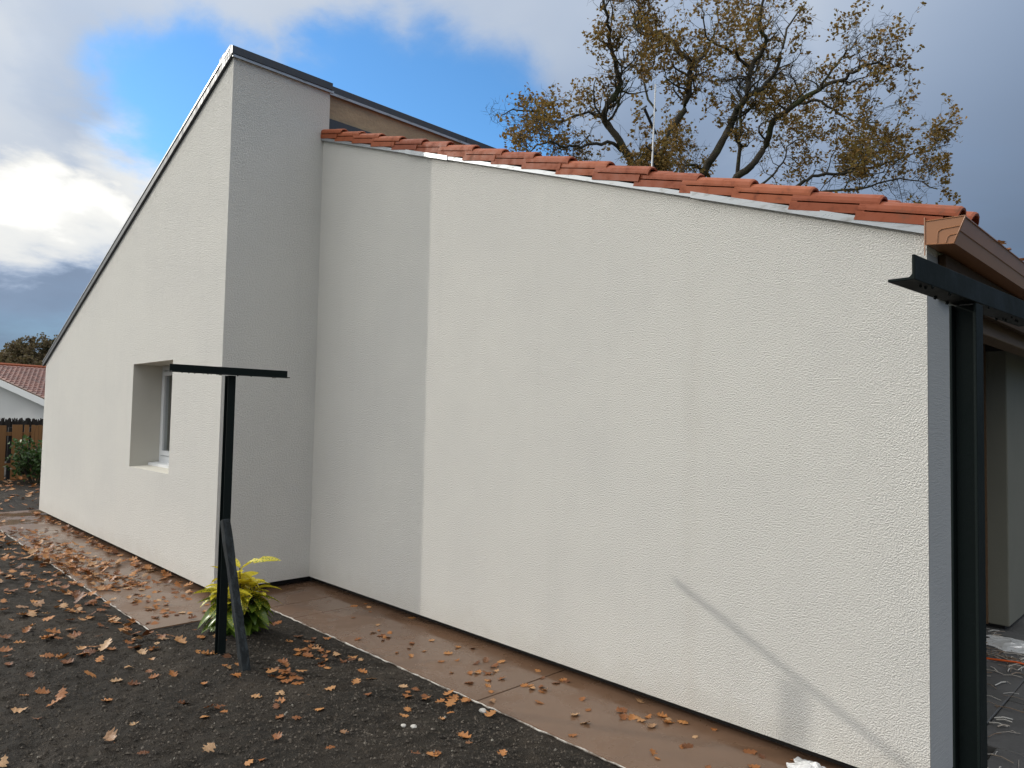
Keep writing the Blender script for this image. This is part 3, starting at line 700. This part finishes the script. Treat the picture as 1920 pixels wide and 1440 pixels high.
# ------------------------------------------------------------------ trees
def leaf_card(m, p, s, rr):
    a = Vector((rr.gauss(0, 1), rr.gauss(0, 1), rr.gauss(0, .7))).normalized(); b_ = a.cross(Vector((rr.gauss(0, 1), rr.gauss(0, 1), rr.gauss(0, 1)))).normalized()
    w_ = b_*s*.34; n = a.cross(b_)*s*.12; i = len(m.v)
    m.v += [tuple(p), tuple(p+a*s*.5+w_+n), tuple(p+a*s), tuple(p+a*s*.5-w_+n)]; m.f += [(i, i+1, i+2), (i, i+2, i+3)]
def wander(p, d, L, n, rr, gn, upb=0):
    pts = [p.copy()]; d = d.normalized()
    for i in range(n):
        d = (d+Vector((rr.gauss(0, gn), rr.gauss(0, gn), rr.gauss(0, gn)+upb))).normalized(); p = p+d*(L/n); pts.append(p.copy())
    return pts
def sprout(pts, r0, r1, lev, spec, wood, leaves, rr, clump=0):
    """side branches of a limb, thinner level by level, leaves on the twigs"""
    ln, cnt_, seg, leafn, ls, gn = spec[lev]
    m = len(pts)-1
    for k_ in range(cnt_):
        t = rr.uniform(.22 if lev == 0 else .12, 1.0); f = t*m; i = min(m-1, int(f)); p = pts[i].lerp(pts[i+1], f-i); d = (pts[i+1]-pts[i]).normalized()
        side = Vector((rr.gauss(0, 1), rr.gauss(0, 1), rr.gauss(0, 1)+.25)); side = (side-d*side.dot(d)).normalized()
        nd = d*rr.uniform(.25, .9)+side; L = ln*rr.uniform(.55, 1.3)*(1.15-.4*t); r = (r0+(r1-r0)*t)*rr.uniform(.42, .62); r = max(r, .006)
        q = wander(p, nd, L, seg, rr, gn, .04); rs = [r*(1-.72*j/seg) for j in range(seg+1)]
        wood.tube(q, rs, (6, 5, 4, 3)[min(3, lev+1)], False)
        if lev+1 < len(spec): sprout(q, r, rs[-1], lev+1, spec, wood, leaves, rr, clump)
        for j in range(leafn):
            u = rr.uniform(.3, 1)*seg; a = min(seg-1, int(u)); c_ = q[a].lerp(q[a+1], u-a)+Vector((rr.gauss(0, 1), rr.gauss(0, 1), rr.gauss(0, 1)))*ls*.45
            if clump and noise.noise(c_*clump) < -.06: continue
            leaf_card(leaves, c_, ls*rr.uniform(.65, 1.25), rr)
def z3(*pts): return [(900+x/2.087, y/2.087) for x, y in pts]
oak = empty('oak_tree', 'large half-bare oak with brown autumn leaves behind the tiled roof', 'tree')
rr = random.Random(42); wood = MB(); leaves = MB(); DEP = 22.0
fork = at(1350, 470, DEP); base = Vector((fork.x, fork.y, -.3))
MB().tube([base, base+Vector((0, 0, .5)), base.lerp(fork, .5)+Vector((.15, .1, 0)), fork+Vector((0, 0, .3))], [.62, .5, .42, .36], 14).build('trunk', m_bark, oak, True)
limbs = [  # bearings of the main limbs, thickness, and how far each leans towards or away from the house
 (z3((620,670),(560,580),(500,480),(488,430),(540,350),(535,250),(510,170),(495,60),(470,-40)), .125, .03, -2.0, True),
 (z3((560,590),(500,555),(400,572),(330,570),(260,555),(190,600)), .055, .015, -2.5, False),
 (z3((540,530),(500,480),(430,440),(300,470),(220,440),(130,430),(85,450)), .05, .012, -1.0, False),
 (z3((700,690),(725,560),(790,430),(825,320),(820,250),(740,150),(700,130),(630,130),(605,90),(628,30),(600,-20)), .115, .03, 1.5, True),
 (z3((820,250),(880,210),(920,120),(930,20)), .05, .015, 2.5, False),
 (z3((690,430),(640,330),(690,230),(720,120)), .035, .012, 1.0, False),
 (z3((870,700),(920,590),(1000,450),(1040,380),(1060,270),(1120,160),(1090,90),(1120,-20)), .14, .03, -1.5, True),
 (z3((1060,270),(1000,210),(940,180),(880,130),(870,40)), .05, .012, -2.5, False),
 (z3((1040,380),(1120,330),(1180,210),(1200,110),(1270,20)), .07, .015, .5, False),
 (z3((1010,650),(1018,520),(1025,420),(1090,340),(1200,360)), .075, .02, 2.0, True),
 (z3((990,720),(1060,650),(1120,570),(1150,480),(1230,410),(1330,350),(1430,300),(1500,262),(1560,240),(1600,270)), .12, .02, -2.0, True),
 (z3((1230,410),(1320,395),(1400,440),(1470,470),(1560,480)), .045, .012, -3.0, False),
 (z3((1330,350),(1400,250),(1450,190),(1490,130)), .04, .012, -1.0, False),
 (z3((1220,745),(1300,690),(1400,680),(1500,640),(1590,560),(1640,470)), .07, .012, 1.0, True),
 (z3((1400,680),(1560,650),(1700,600),(1840,565)), .04, .010, 2.0, False),
 (z3((1300,760),(1480,740),(1640,700),(1790,740)), .05, .012, -1.0, True),
 (z3((900,690),(820,640),(760,700),(680,640)), .05, .012, -2.0, False),
 (z3((760,760),(740,690),(700,640),(640,600),(610,640)), .05, .012, -2.5, True),
 (z3((830,760),(850,690),(800,620),(760,560)), .045, .012, 2.5, True),
 (z3((1080,760),(1130,700),(1180,640),(1220,560),(1300,520)), .05, .012, 2.5, True),
 (z3((560,700),(440,660),(330,640),(180,590),(130,540)), .045, .012, 1.0, True),
]
spec = [(1.3, 7, 6, 0, .1, .34), (.85, 5, 4, 0, .11, .40), (.42, 4, 3, 7, .118, .46)]
for pl, r0, r1, lean, rooted in limbs:
    n = len(pl); pts = [at(x, y, DEP+lean*(i/(n-1))+rr.uniform(-.25, .25)) for i, (x, y) in enumerate(pl)]
    if rooted: pts = [fork+Vector((rr.uniform(-.1, .1), rr.uniform(-.1, .1), -.2)), fork.lerp(pts[0], .55)+Vector((0, 0, -.15))]+pts
    # smooth with extra knots and a little gnarl
    fine = []
    for i in range(len(pts)-1):
        p0, p1, p2, p3 = pts[max(0, i-1)], pts[i], pts[i+1], pts[min(len(pts)-1, i+2)]
        for s in range(4):
            t = s/4; c_ = .5*((2*p1)+(p2-p0)*t+(2*p0-5*p1+4*p2-p3)*t*t+(3*p1-p0-3*p2+p3)*t**3); fine.append(c_+Vector((rr.gauss(0, .03), rr.gauss(0, .03), rr.gauss(0, .03))))
    fine.append(pts[-1]); m = len(fine); rad = [(r0+(r1-r0)*(i/(m-1)))*1.12 for i in range(m)]
    wood.tube(fine, rad, 8, True)
    Lm = sum((b_-a).length for a, b_ in zip(fine, fine[1:])); vis = fine[8:] if rooted else fine
    sp = [(spec[0][0], max(6, int(Lm*2.1)), *spec[0][2:])]+spec[1:]
    sprout(vis, r0*.8, r1, 0, sp, wood, leaves, rr, .62)
wood.build('branch', m_bark, oak, True); leaves.build('crown', m_oak, oak)

def bg_tree(name, label, px, depth, top_py, wpx, mat, n1_, leafn, ls, seed, group='trees beyond the neighbouring house', bare=False):
    rr = random.Random(seed); b = at(px, 770, depth); b.z = -.25; H = at(px, top_py, depth).z+.25; W = wpx/1336*depth/2
    t = empty(name, label, 'tree', b, group); wood = MB(); leaves = MB()
    tr = wander(Vector((0, 0, 0)), Vector((0, 0, 1)), H*.72, 7, rr, .06, .02); r0 = H*.022
    MB().tube(tr, [r0*(1-.75*i/7) for i in range(8)], 9).build('trunk', m_bark, t, True)
    for i in range(n1_):
        f = .22+.78*(i/n1_); k_ = f*7; a = min(6, int(k_)); p = tr[a].lerp(tr[a+1], k_-a); az = i*2.4+rr.uniform(-.4, .4); L = W*1.1*(1-.55*max(0, f-.35))*rr.uniform(.75, 1.15)
        q = wander(p, Vector((math.cos(az), math.sin(az), .45+.5*f)), L, 6, rr, .2, .05); rs = [r0*.38*(1-.8*j/6) for j in range(7)]; wood.tube(q, rs, 5, False)
        sprout(q, rs[0], rs[-1], 0, [(W*.42, 7, 4, 2, ls, .33), (W*.22, 5, 3, leafn, ls, .4)], wood, leaves, rr)
    wood.build('branch', m_bark, t); leaves.build('crown', mat, t)
bg_tree('ash_tree', 'thinly leaved brownish tree behind the neighbouring tiled roof', 58, 58, 606, 120, m_brown, 26, 8, .24, 1)
bg_tree('evergreen_tree', 'dark dense evergreen tree beside the sloping roof edge', 112, 60, 612, 95, m_green, 30, 18, .34, 2)
bg_tree('birch_tree', 'small yellow-leaved tree just above the neighbouring roof ridge', 74, 50, 652, 40, m_yellow, 20, 12, .20, 3)
bg_tree('hedge_tree', 'low olive-brown tree at the left edge behind the tiled roof', 6, 62, 640, 110, m_brown, 28, 14, .30, 4)
bg_tree('pine_tree', 'dark small tree far off at the left border', -6, 80, 628, 40, m_green, 22, 12, .38, 5)
bg_tree('maple_tree', 'brown bushy tree half hidden by the house wall', 150, 66, 598, 110, m_brown, 26, 12, .32, 6)
bg_tree('hawthorn_tree', 'low rusty brown tree just over the ridge of the neighbouring roof', 40, 54, 655, 90, m_brown, 26, 14, .28, 8)

# ------------------------------------------------------------------ neighbouring house
nh = empty('neighbour_house', 'white neighbouring house with a wet red tiled roof beyond the fence', 'house')
E0 = Vector((-39.876, 7.952, 2.05)); rd = Vector((-.36316, .93173, 0)); gd = Vector((-.93173, -.36316, 0)); TP = .275; W = 6.5; LN = 13
def loc(s, d, z): return E0+gd*s+rd*d+Vector((0, 0, z))
m = MB(); iw = .45   # gable wall set in from the eave
pts = [loc(iw, .5, -2.4), loc(2*W-iw, .5, -2.4), loc(2*W-iw, .5, TP*iw-.14), loc(W, .5, TP*W-.14), loc(iw, .5, TP*iw-.14)]
bk = [p+rd*(LN-1) for p in pts]; n = 5
m.add(pts+bk, [tuple(range(5)), tuple(range(9, 4, -1))]+[(i+5, (i+1) % 5+5, (i+1) % 5, i) for i in range(5)]); m.build('wall', m_nwall, nh)
nr = MB()
for sgn in (0, 1):
    s0 = 0 if not sgn else 2*W
    a = [loc(s0, 0, -.02), loc(s0, LN, -.02), loc(W, LN, TP*W-.02), loc(W, 0, TP*W-.02)]; nr.add(a+[p+Vector((0, 0, -.1)) for p in a], [(0, 1, 2, 3), (7, 6, 5, 4), (0, 4, 5, 1), (1, 5, 6, 2), (2, 6, 7, 3), (3, 7, 4, 0)])
nro = nr.build('roof', m_wood_dark, nh)
nt = MB(); cw = .24; rl = .36
for c in range(int(LN/cw)):
    for r_ in range(int(W*1.037/rl)):
        u0 = r_*rl/1.037; u1 = u0+rl*1.15/1.037; d = c*cw; prof = []
        b = len(nt.v)
        for (u, lf) in ((u0, .035), (u1, 0)):
            for q in range(6):
                an = math.pi*q/5; nt.v.append(tuple(loc(u, d+cw*.5-cw*.5*math.cos(an), TP*u+lf+.085*math.sin(an))))
        for q in range(5): nt.f.append((b+q, b+q+1, b+6+q+1, b+6+q))
        nt.f.append(tuple(b+q for q in range(5, -1, -1)))
tag(nt.build('roof_tiles', m_ntile, nro), kind='stuff')
MB().tube([loc(W, 0, TP*W+.03), loc(W, LN, TP*W+.03)], .14, 8).build('ridge_tile', m_tile, nro)
f_ = MB(); a = [loc(-.05, -.03, -.05), loc(W, -.03, TP*W-.03), loc(W, -.03, TP*W-.36), loc(-.05, -.03, -.36)]; f_.add(a+[p+rd*.03 for p in a], [(0, 1, 2, 3), (7, 6, 5, 4), (0, 4, 5, 1), (1, 5, 6, 2), (2, 6, 7, 3), (3, 7, 4, 0)]); f_.build('fascia', m_pvc, nh)
MB().tube([loc(.42, .62, -.3), loc(.42, .62, -2.3)], .05, 8).build('downpipe', m_mast, nh)

# ------------------------------------------------------------------ fence, brushwood screen, shrub
fx = -18.6
fence = empty('wooden_fence', 'brown timber plank fence at the far end of the garden', 'fence', (fx, 3, 0))
pk = MB(); pk.box(-.012, .012, 0, 1, 0, 1.22); pkm = pk.mesh('plank', m_fence)
y = 1.2; random.seed(9)
widths = [(.16, .02)]*6+[(.17, .10), (.09, .06)]+[(.19, .03), (.09, .07)]
seq = [(1.40, .16), (1.58, .16), (1.76, .16), (1.94, .16), (2.12, .16), (2.30, .16), (2.48, .16), (2.66, .16), (2.87, .16), (3.14, .18), (3.36, .08), (3.49, .06)]+[(3.555+i*.065, .060) for i in range(16)]+[(4.6+i*.18, .16) for i in range(14)]
for (yy, ww) in seq:
    o = link('plank', pkm, fence); o.location = (random.uniform(-.004, .004), yy-3, .03+random.uniform(-.01, .012)); o.scale = (1, ww, 1)
for zz in (.35, 1.02): MB().box(-.05, -.014, -1.7, 4.2, zz, zz+.08).build('rail', m_fence, fence)
for yy in (1.36, 3.08, 3.46, 5.2, 7.1): MB().box(-.12, -.052, yy-3, yy-3+.07, -.3, 1.20).build('fence_post', m_dark, fence)
bs = MB(); random.seed(13)
for i in range(1500):
    yy = random.uniform(0, 9); h = 1.36+random.uniform(-.06, .04); xx = random.uniform(-.04, .04); bs.tube([(xx, yy, .42), (xx+random.uniform(-.01, .01), yy+random.uniform(-.03, .03), h)], random.uniform(.008, .016), 3)
bsd = empty('brushwood_screen', 'dark ragged brushwood screen standing behind the plank fence', 'screen', (-19.7, .6, 0))
bs.build('brushwood', m_plinth, bsd)
MB().box(-.10, -.06, 0, 9, .40, 1.31).build('backing', m_plinth, bsd)
pn = empty('white_panel', 'pale panel glimpsed through the gap in the fence', 'panel', (-20.4, 2.4, 0)); MB().box(0, .04, 0, 1.6, .30, .75).build('board', m_nwall, pn, False, .005)
for i in range(5): MB().box(.041, .047, .1+i*.33, .11+i*.33, .31, .74).build('batten', m_mast, pn)
sh = empty('shrub', 'small leafy green shrub growing in front of the plank fence', 'shrub', (-17.6, 3.42, 0)); rr = random.Random(77); wd_ = MB(); lf = MB()
for i in range(16):
    az = i*2.4; q = wander(Vector((math.cos(az)*.06, math.sin(az)*.06, .03)), Vector((math.cos(az)*.38, math.sin(az)*.38, 1)), rr.uniform(.6, 1.0), 6, rr, .12, .02)
    wd_.tube(q, [.012*(1-.7*j/6) for j in range(7)], 4, False); sprout(q, .008, .004, 0, [(.24, 9, 3, 9, .085, .35)], wd_, lf, rr)
wd_.build('stem', m_bark, sh); lf.build('foliage', m_shrub, sh)
